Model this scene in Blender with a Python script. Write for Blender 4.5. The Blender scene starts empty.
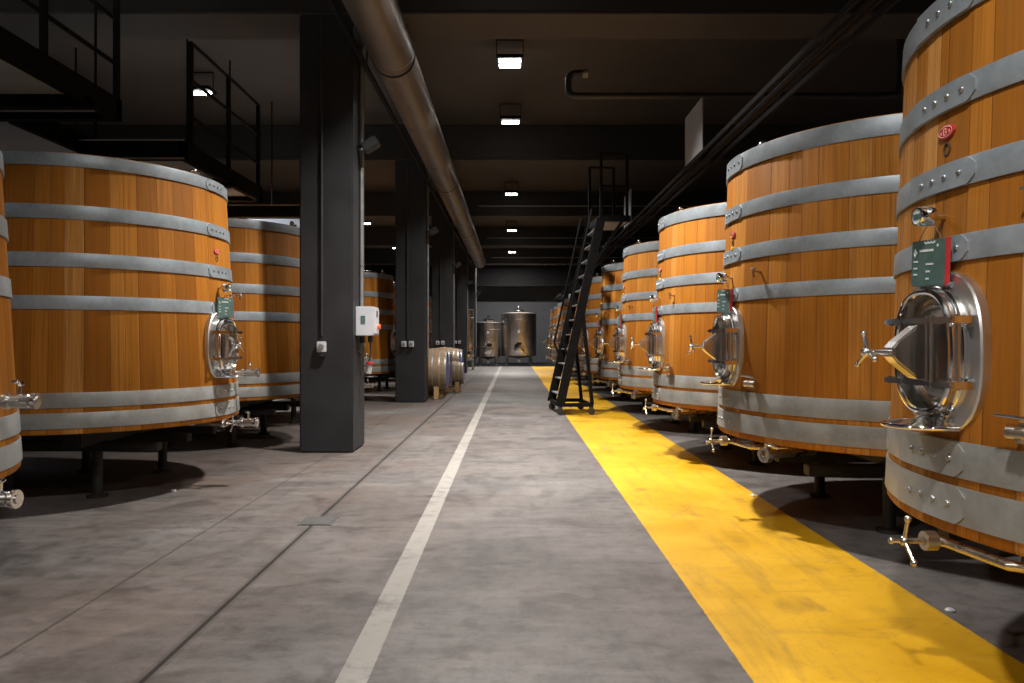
import bpy, bmesh, math, random
from math import pi, sin, cos, tan, atan2, sqrt, radians
from mathutils import Matrix, Vector
random.seed(7)
S = bpy.context.scene
COL = S.collection

# ------------------------------------------------------------------ materials
MAT = {}
class NT:
    def __init__(s, name):
        s.m = bpy.data.materials.new(name); s.m.use_nodes = True
        s.t = s.m.node_tree; s.b = s.t.nodes['Principled BSDF']
    def n(s, typ, **kw):
        nd = s.t.nodes.new(typ)
        for k, v in kw.items(): setattr(nd, k, v)
        return nd
    def put(s, sock, v):
        if hasattr(v, 'is_output'): s.t.links.new(v, sock)
        else: sock.default_value = v
    def math(s, op, a, b=None, c=None, clamp=False):
        nd = s.n('ShaderNodeMath', operation=op, use_clamp=clamp)
        s.put(nd.inputs[0], a)
        if b is not None: s.put(nd.inputs[1], b)
        if c is not None: s.put(nd.inputs[2], c)
        return nd.outputs[0]
    def mix(s, f, a, b):
        nd = s.n('ShaderNodeMix', data_type='RGBA')
        s.put(nd.inputs[0], f)
        for i, v in ((6, a), (7, b)):
            if isinstance(v, (tuple, list)): v = tuple(v) + (1,) if len(v) == 3 else v
            s.put(nd.inputs[i], v)
        return nd.outputs[2]
    def noise(s, vec, scale, detail=3, rough=.55, dist=0):
        nd = s.n('ShaderNodeTexNoise')
        s.put(nd.inputs['Vector'], vec)
        nd.inputs['Scale'].default_value = scale; nd.inputs['Detail'].default_value = detail
        nd.inputs['Roughness'].default_value = rough; nd.inputs['Distortion'].default_value = dist
        return nd.outputs[0]
    def ramp(s, f, lo, hi):
        return s.n_map(f, lo, hi)
    def n_map(s, f, lo, hi, a=0, b=1):
        nd = s.n('ShaderNodeMapRange')
        s.put(nd.inputs[0], f)
        for i, v in enumerate((lo, hi, a, b)): nd.inputs[i + 1].default_value = v
        return nd.outputs[0]
    def xyz(s, vec):
        nd = s.n('ShaderNodeSeparateXYZ'); s.put(nd.inputs[0], vec); return nd.outputs
    def comb(s, x, y, z):
        nd = s.n('ShaderNodeCombineXYZ')
        for i, v in enumerate((x, y, z)): s.put(nd.inputs[i], v)
        return nd.outputs[0]
    def coord(s): return s.n('ShaderNodeTexCoord').outputs['Object']
    def bump(s, h, strength=.3, dist=.01):
        nd = s.n('ShaderNodeBump'); nd.inputs['Strength'].default_value = strength
        nd.inputs['Distance'].default_value = dist; s.put(nd.inputs['Height'], h)
        s.put(s.b.inputs['Normal'], nd.outputs[0])
    def set(s, color=None, rough=None, metal=None, spec=None):
        if color is not None:
            s.put(s.b.inputs['Base Color'], tuple(color) + (1,) if isinstance(color, (tuple, list)) and len(color) == 3 else color)
        if rough is not None: s.put(s.b.inputs['Roughness'], rough)
        if metal is not None: s.put(s.b.inputs['Metallic'], metal)
        if spec is not None: s.put(s.b.inputs['Specular IOR Level'], spec)
        return s.m

def lin(r, g, b):
    f = lambda c: (c / 255 / 12.92) if c <= 10 else ((c / 255 + .055) / 1.055) ** 2.4
    return (f(r), f(g), f(b))

def speckled(name, col, rough=.5, metal=0., var=.25, scale=8, spec=None, bump=0):
    t = NT(name); c = t.coord()
    f = t.noise(c, scale, 4)
    dark = tuple(x * (1 - var) for x in col); light = tuple(min(1, x * (1 + var)) for x in col)
    t.set(t.mix(t.n_map(f, .3, .7), dark, light), t.n_map(f, .3, .7, max(.02, rough - .06), rough + .06), metal, spec)
    if bump: t.bump(t.noise(c, scale * 6, 3), bump, .004)
    MAT[name] = t.m
    return t.m

def wood_vat():
    t = NT('oak_vat_staves'); c = t.coord(); x, y, z = t.xyz(c)
    rnd = t.n('ShaderNodeObjectInfo').outputs['Random']
    ang = t.math('MULTIPLY', t.math('ARCTAN2', y, x), 58 / (2 * pi))
    ang = t.math('ADD', ang, t.math('MULTIPLY', rnd, 300))
    # staves of unequal width: warp the angle a little
    wob = t.math('MULTIPLY', t.math('SINE', t.math('MULTIPLY', ang, 1.7)), .22)
    ang = t.math('ADD', ang, wob)
    idx = t.math('FLOOR', ang); fr = t.math('FRACT', ang)
    wn = t.n('ShaderNodeTexWhiteNoise', noise_dimensions='1D'); t.put(wn.inputs['W'], idx)
    v = wn.outputs['Value']
    cr = t.n('ShaderNodeValToRGB'); t.put(cr.inputs[0], v)
    stops = [(0, (.250, .087, .009)), (.3, (.305, .110, .012)), (.6, (.36, .134, .016)), (.85, (.415, .166, .024)), (1, (.48, .225, .06))]
    el = cr.color_ramp.elements
    while len(el) < len(stops): el.new(.5)
    for e, (p, k) in zip(el, stops): e.position = p; e.color = k + (1,)
    gv = t.comb(t.math('MULTIPLY', ang, 5), t.math('MULTIPLY', idx, 3.7), t.math('MULTIPLY', z, .9))
    g = t.noise(gv, 1.6, 5, .6, .6)
    big = t.noise(t.comb(t.math('MULTIPLY', ang, .35), 0, z), 1.3, 2)
    col = t.mix(t.n_map(g, .38, .68, 0, .62), cr.outputs[0], (.17, .065, .013))
    col = t.mix(t.n_map(big, .45, .75, 0, .35), col, (.22, .088, .02))
    fl = t.noise(t.comb(t.math('MULTIPLY', ang, 16), t.math('MULTIPLY', idx, 2.1), t.math('MULTIPLY', z, 3.2)), 1.4, 4, .7)
    col = t.mix(t.n_map(fl, .56, .74, 0, .45), col, (.13, .05, .012))
    edge = t.math('MINIMUM', fr, t.math('SUBTRACT', 1, fr))
    seam = t.n_map(edge, .0, .035, 1, 0)
    col = t.mix(t.math('MULTIPLY', seam, .55), col, (.07, .028, .01))
    t.set(col, t.n_map(g, .3, .7, .55, .7), 0, .06)
    h = t.math('SUBTRACT', t.math('MULTIPLY', g, .25), t.math('MULTIPLY', seam, 1.0))
    t.bump(h, .35, .006)
    MAT['vat'] = t.m
wood_vat()

def plain_wood(name, a, b, axis=0):
    t = NT(name); c = t.coord(); x, y, z = t.xyz(c)
    v = [x, y, z]; v[axis] = t.math('MULTIPLY', v[axis], .12)
    g = t.noise(t.comb(*v), 22, 4, .6, .4)
    t.set(t.mix(t.n_map(g, .3, .7), a, b), .6, 0, .3)
    t.bump(g, .2, .004); MAT[name] = t.m
plain_wood('barrique_oak', (.20, .125, .065), (.30, .195, .105), 0)
plain_wood('pale_head_boards', (.30, .14, .035), (.40, .2, .06), 1)
plain_wood('rack_timber', (.30, .19, .08), (.42, .28, .13), 1)
plain_wood('stand_timber', (.012, .010, .009), (.02, .017, .014), 1)

def hoop_mat(name, col, stain):
    t = NT(name); c = t.coord()
    n1 = t.noise(c, 5, 5, .65); n2 = t.noise(c, 34, 3); n3 = t.noise(c, 1.4, 3)
    k = t.mix(t.n_map(n1, .3, .7), tuple(x * .78 for x in col), tuple(x * 1.18 for x in col))
    k = t.mix(t.n_map(n2, .45, .75, 0, .25), k, tuple(x * 1.5 for x in col))
    k = t.mix(t.n_map(n3, .48, .68, 0, stain), k, (.12, .095, .07))
    t.set(k, t.n_map(n1, .3, .7, .36, .5), .35, .5); t.bump(n2, .08, .003); MAT[name] = t.m
hoop_mat('hoop_steel', (.285, .33, .365), .2)
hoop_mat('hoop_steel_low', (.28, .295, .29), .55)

speckled('stainless', (.62, .61, .59), .20, 1., .08, 3)
speckled('flange_steel', (.66, .65, .64), .36, 1., .08, 5)
speckled('door_steel', (.40, .38, .36), .22, 1., .1, 4)
speckled('polished_steel', (.78, .78, .79), .10, 1., .05, 3)
speckled('tank_steel', (.50, .46, .43), .36, 1., .07, 2)
speckled('brass', (.50, .45, .37), .3, 1., .12, 12)
speckled('rivet_steel', (.30, .32, .34), .35, .8, .15, 20)
speckled('black_steel', (.006, .006, .0065), .65, 0, .3, 9, .1)
speckled('black_plastic', (.018, .018, .02), .5, 0, .2, 12)
speckled('column_paint', (.0165, .017, .019), .55, 0, .18, 2.2, .35, .05)
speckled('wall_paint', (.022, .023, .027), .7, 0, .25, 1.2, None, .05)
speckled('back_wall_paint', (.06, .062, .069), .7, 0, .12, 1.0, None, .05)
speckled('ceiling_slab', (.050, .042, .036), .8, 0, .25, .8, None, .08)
speckled('beam_shade_tone', (.014, .013, .0125), .7, 0, .25, 1.1, None, .06)  # near-black beam faces: their lack of light is put into the colour
speckled('grey_pipe', (.20, .20, .20), .45, .4, .15, 9)
speckled('cast_cover', (.055, .052, .05), .6, 0, .2, 30)
speckled('tread_steel', (.17, .17, .17), .5, .3, .15, 20)
speckled('panel_grey', (.26, .26, .265), .6, 0, .15, 30)
speckled('white_plastic', (.44, .45, .48), .4, 0, .05, 6)
speckled('red_paint', (.42, .025, .03), .4, 0, .15, 25)
speckled('pale_red', (.72, .30, .26), .45, 0, .15, 25)
speckled('orange_button', (.75, .12, .03), .4, 0, .1, 20)
speckled('yellow_plastic', (.75, .52, .02), .45, 0, .1, 20)
speckled('slate_green', (.055, .105, .095), .45, 0, .15, 14)
speckled('chalk_white', (.55, .60, .58), .6, 0, .1, 25)
speckled('blue_paint', (.02, .06, .26), .35, 0, .25, 6)
speckled('dark_brown', (.045, .024, .012), .7, 0, .3, 12)
speckled('cord', (.10, .08, .06), .8, 0, .2, 30)
speckled('glass_dark', (.02, .025, .025), .06, 0, .1, 3, .6)
speckled('rubber', (.03, .028, .026), .65, 0, .2, 10)
speckled('hose_red', (.25, .035, .025), .5, 0, .2, 10)

def duct_mat():
    t = NT('galvanised_duct'); c = t.coord(); x, y, z = t.xyz(c)
    n1 = t.noise(t.comb(x, t.math('MULTIPLY', y, .15), z), 4, 5, .65); n2 = t.noise(c, 26, 3)
    k = t.mix(t.n_map(n1, .3, .7), (.12, .10, .086), (.22, .195, .175))
    k = t.mix(t.n_map(n2, .45, .75, 0, .3), k, (.28, .26, .24))
    t.set(k, t.n_map(n2, .3, .7, .36, .55), .6); MAT['duct'] = t.m
duct_mat()

def grating_mat():
    t = NT('galvanised_grating'); c = t.coord(); x, y, z = t.xyz(c)
    gx = t.math('FRACT', t.math('MULTIPLY', x, 1 / .03)); gy = t.math('FRACT', t.math('MULTIPLY', y, 1 / .03))
    hole = t.math('MULTIPLY', t.math('GREATER_THAN', gx, .42), t.math('GREATER_THAN', gy, .42))
    n = t.noise(c, 3, 3)
    k = t.mix(t.n_map(n, .3, .7), (.60, .64, .68), (.76, .80, .84))
    t.set(t.mix(t.math('MULTIPLY', hole, .35), k, (.22, .24, .26)), .5, .2); t.b.inputs['Roughness'].default_value = .6
    tr = t.n('ShaderNodeBsdfTranslucent'); tr.inputs[0].default_value = (.62, .70, .78, 1)
    mx = t.n('ShaderNodeMixShader'); mx.inputs[0].default_value = .4
    out = [n for n in t.t.nodes if n.type == 'OUTPUT_MATERIAL'][0]
    t.t.links.new(t.b.outputs[0], mx.inputs[1]); t.t.links.new(tr.outputs[0], mx.inputs[2]); t.t.links.new(mx.outputs[0], out.inputs[0])
    MAT['grating'] = t.m
grating_mat()

def floor_mat():
    t = NT('stained_concrete'); c = t.coord(); x, y, z = t.xyz(c)
    n0 = t.noise(c, .35, 4, .6, .3); n1 = t.noise(c, 1.3, 6, .65, .4); n2 = t.noise(c, 9, 6, .7); n3 = t.noise(c, 55, 3, .6)
    sc = t.noise(t.comb(t.math('MULTIPLY', x, 3.0), t.math('MULTIPLY', y, .35), 0), 2.2, 5, .7, .5)
    k = t.mix(t.n_map(n1, .3, .7), (.060, .055, .053), (.158, .147, .142))
    k = t.mix(t.n_map(n2, .35, .72, 0, .55), k, (.165, .155, .150))
    k = t.mix(t.n_map(n2, .5, .25, 0, .7), k, (.036, .038, .037))
    # brown wine stains, strongest on the side by the columns
    side = t.n_map(x, .6, -1.6, .35, 1)
    st = t.math('MULTIPLY', t.math('MULTIPLY', t.n_map(n0, .38, .58, 0, 1), t.n_map(n1, .32, .6, .3, 1)), side)
    k = t.mix(t.math('MULTIPLY', st, .8), k, (.080, .049, .034))
    sm = t.noise(c, 2.3, 4, .6, .6)
    k = t.mix(t.n_map(sm, .55, .70, 0, .7), k, (.034, .025, .021))
    k = t.mix(t.n_map(sc, .52, .74, 0, .35), k, (.042, .037, .036))
    k = t.mix(t.n_map(n3, .5, .8, 0, .22), k, (.028, .025, .024))
    hs = t.noise(t.comb(t.math('MULTIPLY', x, .55), t.math('MULTIPLY', y, 2.6), 0), 3.2, 6, .72, .3)
    k = t.mix(t.n_map(hs, .50, .72, 0, .5), k, (.048, .042, .039))
    k = t.mix(t.n_map(hs, .46, .30, 0, .35), k, (.19, .178, .17))
    n4 = t.noise(c, 26, 5, .75)
    k = t.mix(t.n_map(n4, .52, .72, 0, .4), k, (.045, .04, .037))
    # slab joints
    def line(v, p, w): return t.math('LESS_THAN', t.math('ABSOLUTE', t.math('SUBTRACT', v, p)), w)
    j = line(x, -1.36, .011)
    k = t.mix(t.math('MULTIPLY', line(x, -1.36, .03), .35), k, (.035, .029, .027))
    k = t.mix(t.math('MULTIPLY', j, .9), k, (.010, .009, .008))
    xs = t.math('ADD', x, t.math('MULTIPLY', t.math('SUBTRACT', n2, .5), .02))
    k = t.mix(t.math('MULTIPLY', line(xs, -2.02, .009), .55), k, (.020, .017, .016))
    for yy in (4.95, 11.6, 18.3, 25.0):
        k = t.mix(t.math('MULTIPLY', t.math('MULTIPLY', line(t.math('ADD', y, t.math('MULTIPLY', n2, .02)), yy, .01), t.math('LESS_THAN', x, .8)), .35), k, (.03, .026, .024))
    # painted markings
    wear = t.n_map(t.math('ADD', t.math('MULTIPLY', n2, .6), t.math('MULTIPLY', n1, .4)), .36, .5, .35, 1)
    wl = line(t.math('ADD', x, t.math('MULTIPLY', t.math('SUBTRACT', n3, .5), .006)), -.592, .058)
    wl = t.math('MULTIPLY', wl, t.math('LESS_THAN', y, 35.6))
    dirty = t.mix(t.n_map(n1, .45, .7, 0, .5), (.27, .255, .235), (.19, .165, .14))
    k = t.mix(t.math('MULTIPLY', wl, t.math('MULTIPLY', wear, .88)), k, dirty)
    xe = t.math('ADD', x, t.math('MULTIPLY', t.math('SUBTRACT', n3, .5), .014))
    ym = t.math('MULTIPLY', line(xe, 1.425, .545), t.math('LESS_THAN', y, 35.6))
    yc = t.mix(t.n_map(n1, .3, .7), (.47, .245, .004), (.60, .335, .009))
    yc = t.mix(t.n_map(n2, .55, .8, 0, .35), yc, (.27, .14, .012))
    yc = t.mix(t.n_map(sm, .60, .76, 0, .75), yc, (.09, .05, .016))
    yc = t.mix(t.n_map(sc, .52, .74, 0, .6), yc, (.20, .115, .02))
    yc = t.mix(t.n_map(n3, .62, .8, 0, .4), yc, (.15, .09, .02))
    yc = t.mix(t.n_map(n4, .56, .74, 0, .55), yc, (.22, .13, .02))
    yc = t.mix(t.n_map(hs, .55, .74, 0, .5), yc, (.30, .17, .015))
    yw = t.n_map(t.math('ADD', t.math('MULTIPLY', n2, .55), t.math('MULTIPLY', n0, .45)), .34, .43, .45, 1)
    k = t.mix(t.math('MULTIPLY', ym, yw), k, yc)
    r = t.n_map(n1, .3, .7, .40, .58)
    t.set(k, r, 0, .4)
    hh = t.math('SUBTRACT', t.math('MULTIPLY', n2, .3), t.math('MULTIPLY', j, 2))
    t.bump(hh, .18, .006); MAT['floor'] = t.m
floor_mat()

def lamp_mat():
    t = NT('lamp_tube')
    t.b.inputs['Base Color'].default_value = (.9, .9, .9, 1)
    t.b.inputs['Emission Color'].default_value = (1, .97, .93, 1)
    t.b.inputs['Emission Strength'].default_value = 14
    MAT['lamp'] = t.m
lamp_mat()

# ------------------------------------------------------------------ mesh builder
class MB:
    def __init__(s): s.bm = bmesh.new(); s.M = Matrix.Identity(4)
    def v(s, p): return s.bm.verts.new(s.M @ Vector(p))
    def f(s, vs):
        try: return s.bm.faces.new(vs)
        except ValueError: return None
    def box(s, a, b):
        x0, y0, z0 = a; x1, y1, z1 = b
        vs = [s.v(p) for p in ((x0, y0, z0), (x1, y0, z0), (x1, y1, z0), (x0, y1, z0), (x0, y0, z1), (x1, y0, z1), (x1, y1, z1), (x0, y1, z1))]
        for q in ((0, 3, 2, 1), (4, 5, 6, 7), (0, 1, 5, 4), (1, 2, 6, 5), (2, 3, 7, 6), (3, 0, 4, 7)): s.f([vs[i] for i in q])
        return s
    def loft(s, rings, cap=True, closed=True, loop=False):
        rs = [[s.v(p) for p in r] for r in rings]
        n = len(rs[0]); m = n if closed else n - 1
        pairs = list(zip(rs, rs[1:])) + ([(rs[-1], rs[0])] if loop else [])
        for a, b in pairs:
            for i in range(m):
                k = (i + 1) % n
                s.f((a[i], a[k], b[k], b[i]))
        if cap and not loop: s.f(rs[0][::-1]); s.f(rs[-1])
        return s
    def beam(s, p, q, w, h, up=(0, 0, 1)):
        p = Vector(p); q = Vector(q); d = (q - p).normalized(); up = Vector(up)
        if abs(d.dot(up)) > .98: up = Vector((1, 0, 0))
        a = d.cross(up).normalized(); b = a.cross(d).normalized()
        r = lambda o: [o + a * w / 2 + b * h / 2, o - a * w / 2 + b * h / 2, o - a * w / 2 - b * h / 2, o + a * w / 2 - b * h / 2]
        return s.loft([r(p), r(q)])
    def tube(s, pts, r, seg=10, cap=True, loop=False):
        pts = [Vector(p) for p in pts]; n = len(pts); rings = []
        prev = None
        for i, p in enumerate(pts):
            if loop: d = pts[(i + 1) % n] - pts[i - 1]
            else: d = pts[min(i + 1, n - 1)] - pts[max(i - 1, 0)]
            d.normalize()
            if prev is None:
                a = d.cross(Vector((0, 0, 1)))
                if a.length < .1: a = d.cross(Vector((1, 0, 0)))
            else: a = prev - d * prev.dot(d)
            a.normalize(); b = d.cross(a); prev = a
            rr = r[i] if isinstance(r, (list, tuple)) else r
            rings.append([p + a * rr * cos(2 * pi * k / seg) + b * rr * sin(2 * pi * k / seg) for k in range(seg)])
        return s.loft(rings, cap, True, loop)
    def cyl(s, p, q, r, seg=16, r2=None):
        return s.tube([p, q], [r, r if r2 is None else r2], seg)
    def lathe(s, prof, seg=32, c=(0, 0, 0), axis='z', loop=False, cap=True):
        rings = []
        for r, h in prof:
            ring = []
            for k in range(seg):
                a = 2 * pi * k / seg; u, w = r * cos(a), r * sin(a)
                p = {'z': (u, w, h), 'x': (h, u, w), 'y': (w, h, u)}[axis]
                ring.append((p[0] + c[0], p[1] + c[1], p[2] + c[2]))
            rings.append(ring)
        return s.loft(rings, cap, True, loop)
    def ball(s, c, r, seg=10):
        prof = [(max(1e-4, r * sin(pi * i / 6)), -r * cos(pi * i / 6)) for i in range(7)]
        return s.lathe(prof, seg, c)
    def build(s, name, mat, parent=None, smooth=35, bevel=0, loc=None):
        bmesh.ops.recalc_face_normals(s.bm, faces=s.bm.faces)
        if bevel:
            es = [e for e in s.bm.edges if len(e.link_faces) == 2 and e.calc_face_angle() > radians(40)]
            bmesh.ops.bevel(s.bm, geom=es, offset=bevel, segments=2, affect='EDGES', clamp_overlap=True)
        if smooth:
            for f in s.bm.faces: f.smooth = True
            for e in s.bm.edges:
                if len(e.link_faces) == 2 and e.calc_face_angle() > radians(smooth): e.smooth = False
        me = bpy.data.meshes.new(name); s.bm.to_mesh(me); s.bm.free()
        me.materials.append(MAT[mat])
        o = bpy.data.objects.new(name, me); COL.objects.link(o)
        if parent: o.parent = parent
        if loc: o.location = loc
        return o

def empty(name, loc=(0, 0, 0), rz=0):
    o = bpy.data.objects.new(name, None); COL.objects.link(o)
    o.location = loc; o.rotation_euler = (0, 0, rz); o.empty_display_size = .1
    return o
def tag(o, label, cat, group=None):
    o['label'] = label; o['category'] = cat
    if group: o['group'] = group
    return o
def struct(o): o['kind'] = 'structure'; return o
def copy_tree(o, parent=None, skip=()):
    c = o.copy(); COL.objects.link(c); c.parent = parent
    for ch in list(o.children):
        if not any(ch.name.startswith(k) for k in skip): copy_tree(ch, c, skip)
    return c
def oval(hu, hz, n=32, e=2.6, w=0., axis='n'):
    out = []
    for k in range(n):
        a = 2 * pi * k / n; c_, s_ = cos(a), sin(a)
        out.append((hu * math.copysign(abs(c_) ** (2 / e), c_), w, hz * math.copysign(abs(s_) ** (2 / e), s_)))
    return out

# ------------------------------------------------------------------ camera
cam = bpy.data.cameras.new('camera'); co = bpy.data.objects.new('camera', cam); COL.objects.link(co)
co.location = (0, 0, 1.25); co.rotation_euler = (pi / 2, 0, 0)
cam.sensor_width = 36; cam.lens = 740 / 1024 * 36; cam.shift_x = -1 / 1024; cam.shift_y = -1 / 1024
cam.clip_start = .05; cam.clip_end = 200
S.camera = co

# ------------------------------------------------------------------ room shell
XL, XR, YB, YF, HC = -10.5, 10.5, -9., 40.6, 5.6
struct(MB().box((XL, YB, -.2), (XR, YF, 0)).build('floor', 'floor', None, 0))
struct(MB().box((XL, YB, HC), (XR, YF, HC + .2)).build('ceiling', 'ceiling_slab', None, 0))
struct(MB().box((XL, YF, 0), (XR, YF + .2, HC)).build('wall_back', 'back_wall_paint', None, 0))
struct(MB().box((XL, YB - .2, 0), (XR, YB, HC)).build('wall_front', 'wall_paint', None, 0))
struct(MB().box((XL - .2, YB, 0), (XL, YF, HC)).build('wall_left', 'wall_paint', None, 0))
struct(MB().box((XR, YB, 0), (XR + .2, YF, HC)).build('wall_right', 'wall_paint', None, 0))
PITCH = 6.68
CZ = [8.22 + PITCH * k for k in range(-2, 5)]
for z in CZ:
    struct(MB().box((XL, z, 4.90), (XR, z + .7, HC)).build('beam', 'beam_shade_tone', None, 0, .02))
    struct(MB().box((XL, z + .01, 4.88), (XR, z + .69, 4.90)).build('beam_soffit', 'ceiling_slab', None, 0))  # thin slab added so the underside reads lighter than the shaded faces
for z in CZ:
    if z > 0:
        struct(MB().box((-2.375, z, 0), (-1.78, z + .66, 4.88)).build('column', 'column_paint', None, 0, .018))
        struct(MB().box((6.4, z, 0), (7.0, z + .66, 4.88)).build('column', 'column_paint', None, 0, .018))
struct(MB().box((XL, 38.9, 4.1), (XR, 39.5, HC)).build('beam', 'black_steel', None, 0))
struct(MB().box((XL, 35.75, 0), (XR, YF, .05)).build('plinth', 'column_paint', None, 0, .01))
# ------------------------------------------------------------------ oak vats
Q = .84          # the drawings below are in units of .84 m, eye level 1.25
def zq(z): return 1.25 + (z - 1.25) * Q
class Vat:
    """one family of upright oak vats; s = side the door faces (-1: -X, +1: +X)"""
    def __init__(s, side, r0, slope, bottom, top, hoops):
        s.s = side; s.r0 = r0 * Q; s.sl = slope; s.b = zq(bottom); s.t = zq(top); s.h = [(zq(a), w * Q) for a, w in hoops]
    def r(s, z): return s.r0 - s.sl * (z - 1.25)
    def P(s, ph, r, z): return (s.s * r * cos(ph), -r * sin(ph), z)
    def F(s, deg, z, out=0):
        z = zq(z); ph = radians(deg); r = s.r(z) + out
        u = Vector((-s.s * sin(ph), -cos(ph), 0)); n = Vector((s.s * cos(ph), -sin(ph), 0))
        M = Matrix(((u.x, n.x, 0, 0), (u.y, n.y, 0, 0), (0, 0, 1, 0), (0, 0, 0, 1)))
        M = M @ Matrix.Scale(Q, 4)
        M.translation = Vector(s.P(ph, r, z))
        return M

def at(M):
    b = MB(); b.M = M; return b

def build_vat(V, rivets=True, dark_joints=False, phi=2.0):
    root = empty('oak_vat')
    r, b, t = V.r, V.b, V.t
    SEG = 112
    MB().lathe([(r(b) - .055, b + .07), (r(b) - .055, b), (r(b) - .008, b), (r(b), b + .012), (r(t), t - .01), (r(t) - .01, t), (r(t) - .055, t), (r(t) - .055, t - .09)], SEG, cap=False).build('staves', 'vat', root, 50)
    MB().lathe([(r(t) - .05, t - .10), (r(t) - .05, t - .06)], 64).build('top_head', 'pale_head_boards', root, 40)
    MB().lathe([(r(b) - .05, b + .03), (r(b) - .05, b + .07)], 64).build('bottom_head', 'pale_head_boards', root, 40)
    # top hatch and breather on the head
    hx = V.s * .55
    MB().lathe([(.24, t - .06), (.24, t + .03), (.26, t + .04), (.26, t + .07), (.10, t + .10), (.02, t + .105)], 28, (hx, 0, 0)).build('top_hatch', 'stainless', root)
    bm = MB(); bm.cyl(V.P(0, r(t) - .2, t - .06), V.P(0, r(t) - .2, t + .08), .018); bm.cyl(V.P(-.02, r(t) - .23, t + .06), V.P(.02, r(t) - .14, t + .06), .013); bm.ball(V.P(0, r(t) - .2, t + .09), .03)
    bm.build('breather_valve', 'stainless', root)
    for i, (hb, hw) in enumerate(V.h):
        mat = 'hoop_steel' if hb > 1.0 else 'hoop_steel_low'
        z0, z1 = hb, hb + hw; g = .009
        h = MB().lathe([(r(z0) - .004, z0), (r(z0) + g, z0), (r(z0) + g + .001, z0 + .004), (r(z1) + g, z1 - .004), (r(z1) + g - .001, z1), (r(z1) - .004, z1)], SEG, loop=True).build('hoop', mat, root, 60)
        # riveted overlap of the hoop beside the door
        a0, a1 = radians(phi - 12), radians(phi + 6.2 + (i % 3) * .5); ch = radians(1.5)
        jb = MB()
        n = 22; rings = []
        for k in range(n + 1):
            a = a0 + (a1 - a0) * k / n
            cut = max(0, (a - (a1 - ch)) / ch) * .03
            q0, q1 = z0 + .001 + cut, z1 - .001 - cut
            rings.append([V.P(a, r(q0) + g - .003, q0), V.P(a, r(q0) + g + .007, q0), V.P(a, r(q1) + g + .007, q1), V.P(a, r(q1) + g - .003, q1)])
        jb.loft(rings)
        jb.build('hoop_joint', 'dark_brown' if dark_joints is True else mat, h, 40)  # joint plates turn dark brown when the flag is set
        if rivets:
            zc = (z0 + z1) / 2
            for k in range(4):
                M = V.F(phi - 7 + 3.6 * k, 1.25 + (zc - 1.25) / Q, g + .006)
                rb = at(M); rb.lathe([(.0145, 0), (.0145, .004), (.011, .009), (.004, .0115), (.0005, .012)], 12, axis='y')
                rb.build('rivet', 'rivet_steel', h)
    # ---- manway door (u along the wall, n outwards, z up)
    M = V.F(phi, 1.20)
    fl = at(M)
    fl.loft([oval(.275, .335, 40, 2.6, -.035), oval(.285, .345, 40, 2.6, -.025), oval(.285, .345, 40, 2.6, .010), oval(.278, .338, 40, 2.6, .017)])
    flange = fl.build('manway_flange', 'flange_steel', root, 40)
    nb = at(M); nb.loft([oval(.215, .275, 40, 2.5, .012), oval(.212, .270, 40, 2.5, .03), oval(.208, .266, 40, 2.5, .080), oval(.190, .248, 40, 2.5, .080), oval(.190, .248, 40, 2.5, .012)], loop=True)
    nb.build('manway_neck', 'stainless', flange, 40)
    for hh, (hu, hz, w, rr) in enumerate(((.200, .258, .083, .015), (.216, .274, .045, .010))):
        at(M).tube(oval(hu, hz, 44, 2.5, w), rr, 10, loop=True).build('rim_bead', 'polished_steel', flange)
    db = at(M)
    db.loft([oval(.189, .247, 40, 2.5, .0), oval(.189, .247, 40, 2.5, .018), oval(.165, .222, 40, 2.4, .034), oval(.150, .205, 40, 2.4, .036), oval(.135, .190, 40, 2.4, .026), oval(.004, .006, 40, 2, .024)])
    db.build('manway_door', 'door_steel', flange, 40)
    for zz in (.135, -.132):
        cb = at(M); cb.box((-.245, .104, zz - .011), (.250, .122, zz + .011)); cb.box((.222, .012, zz - .016), (.250, .110, zz + .016)); cb.box((-.245, .012, zz - .016), (-.22, .110, zz + .016))
        cb.build('cross_bar', 'polished_steel', flange, 0, .003)
    for uu, ww, rr in ((.115, .113, .010), (.080, .113, .008), (-.10, .113, .011), (.236, .085, .012)):
        at(M).cyl((uu, ww, -.15), (uu, ww, .155), rr, 10).build('hinge_rod', 'stainless', flange)
    dn = 1.0 if V.s < 0 else .62
    M0 = M; M = M @ Matrix.Diagonal((1, dn, 1, 1))
    cp = at(M)
    prof = [(.05, -.115), (.125, -.115), (.215, -.045), (.235, -.02), (.235, .02), (.215, .045), (.125, .115), (.05, .115)]
    cp.loft([[(uu, w_, z_) for w_, z_ in prof] for uu in (-.045, .035)])
    cp.build('clamp_bridge', 'stainless', flange, 0, .006)
    hb = at(M); hb.cyl((0, .225, 0), (0, .33, 0), .013, 12); hb.ball((0, .335, 0), .022)
    for k in range(3):
        a = radians(100 + 120 * k); e = (.085 * cos(a), .338, .085 * sin(a))
        hb.tube([(0, .325, 0), (.05 * cos(a), .335, .05 * sin(a)), e], [.009, .008, .007], 8); hb.ball(e, .0125)
    hb.build('star_handle', 'polished_steel', flange)
    M = M0
    sp = at(M); ring = []
    rows = []
    for j in range(9):
        bq = j / 8
        rows.append([(.165 * (.25 + .75 * bq) * cos(pi * k / 20), .03 + .215 * bq * sin(pi * k / 20), -.245 - .105 * bq + .035 * bq ** 6) for k in range(21)])
    low = [[(u * .97, w * .97, zz - .010) for u, w, zz in rw] for rw in rows]
    sp.loft(rows, False, False); sp.loft(low, False, False)
    for i in range(20):
        sp.f([sp.v(rows[-1][i]), sp.v(rows[-1][i + 1]), sp.v(low[-1][i + 1]), sp.v(low[-1][i])])
    sp.tube(rows[-1], .011, 8)
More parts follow.
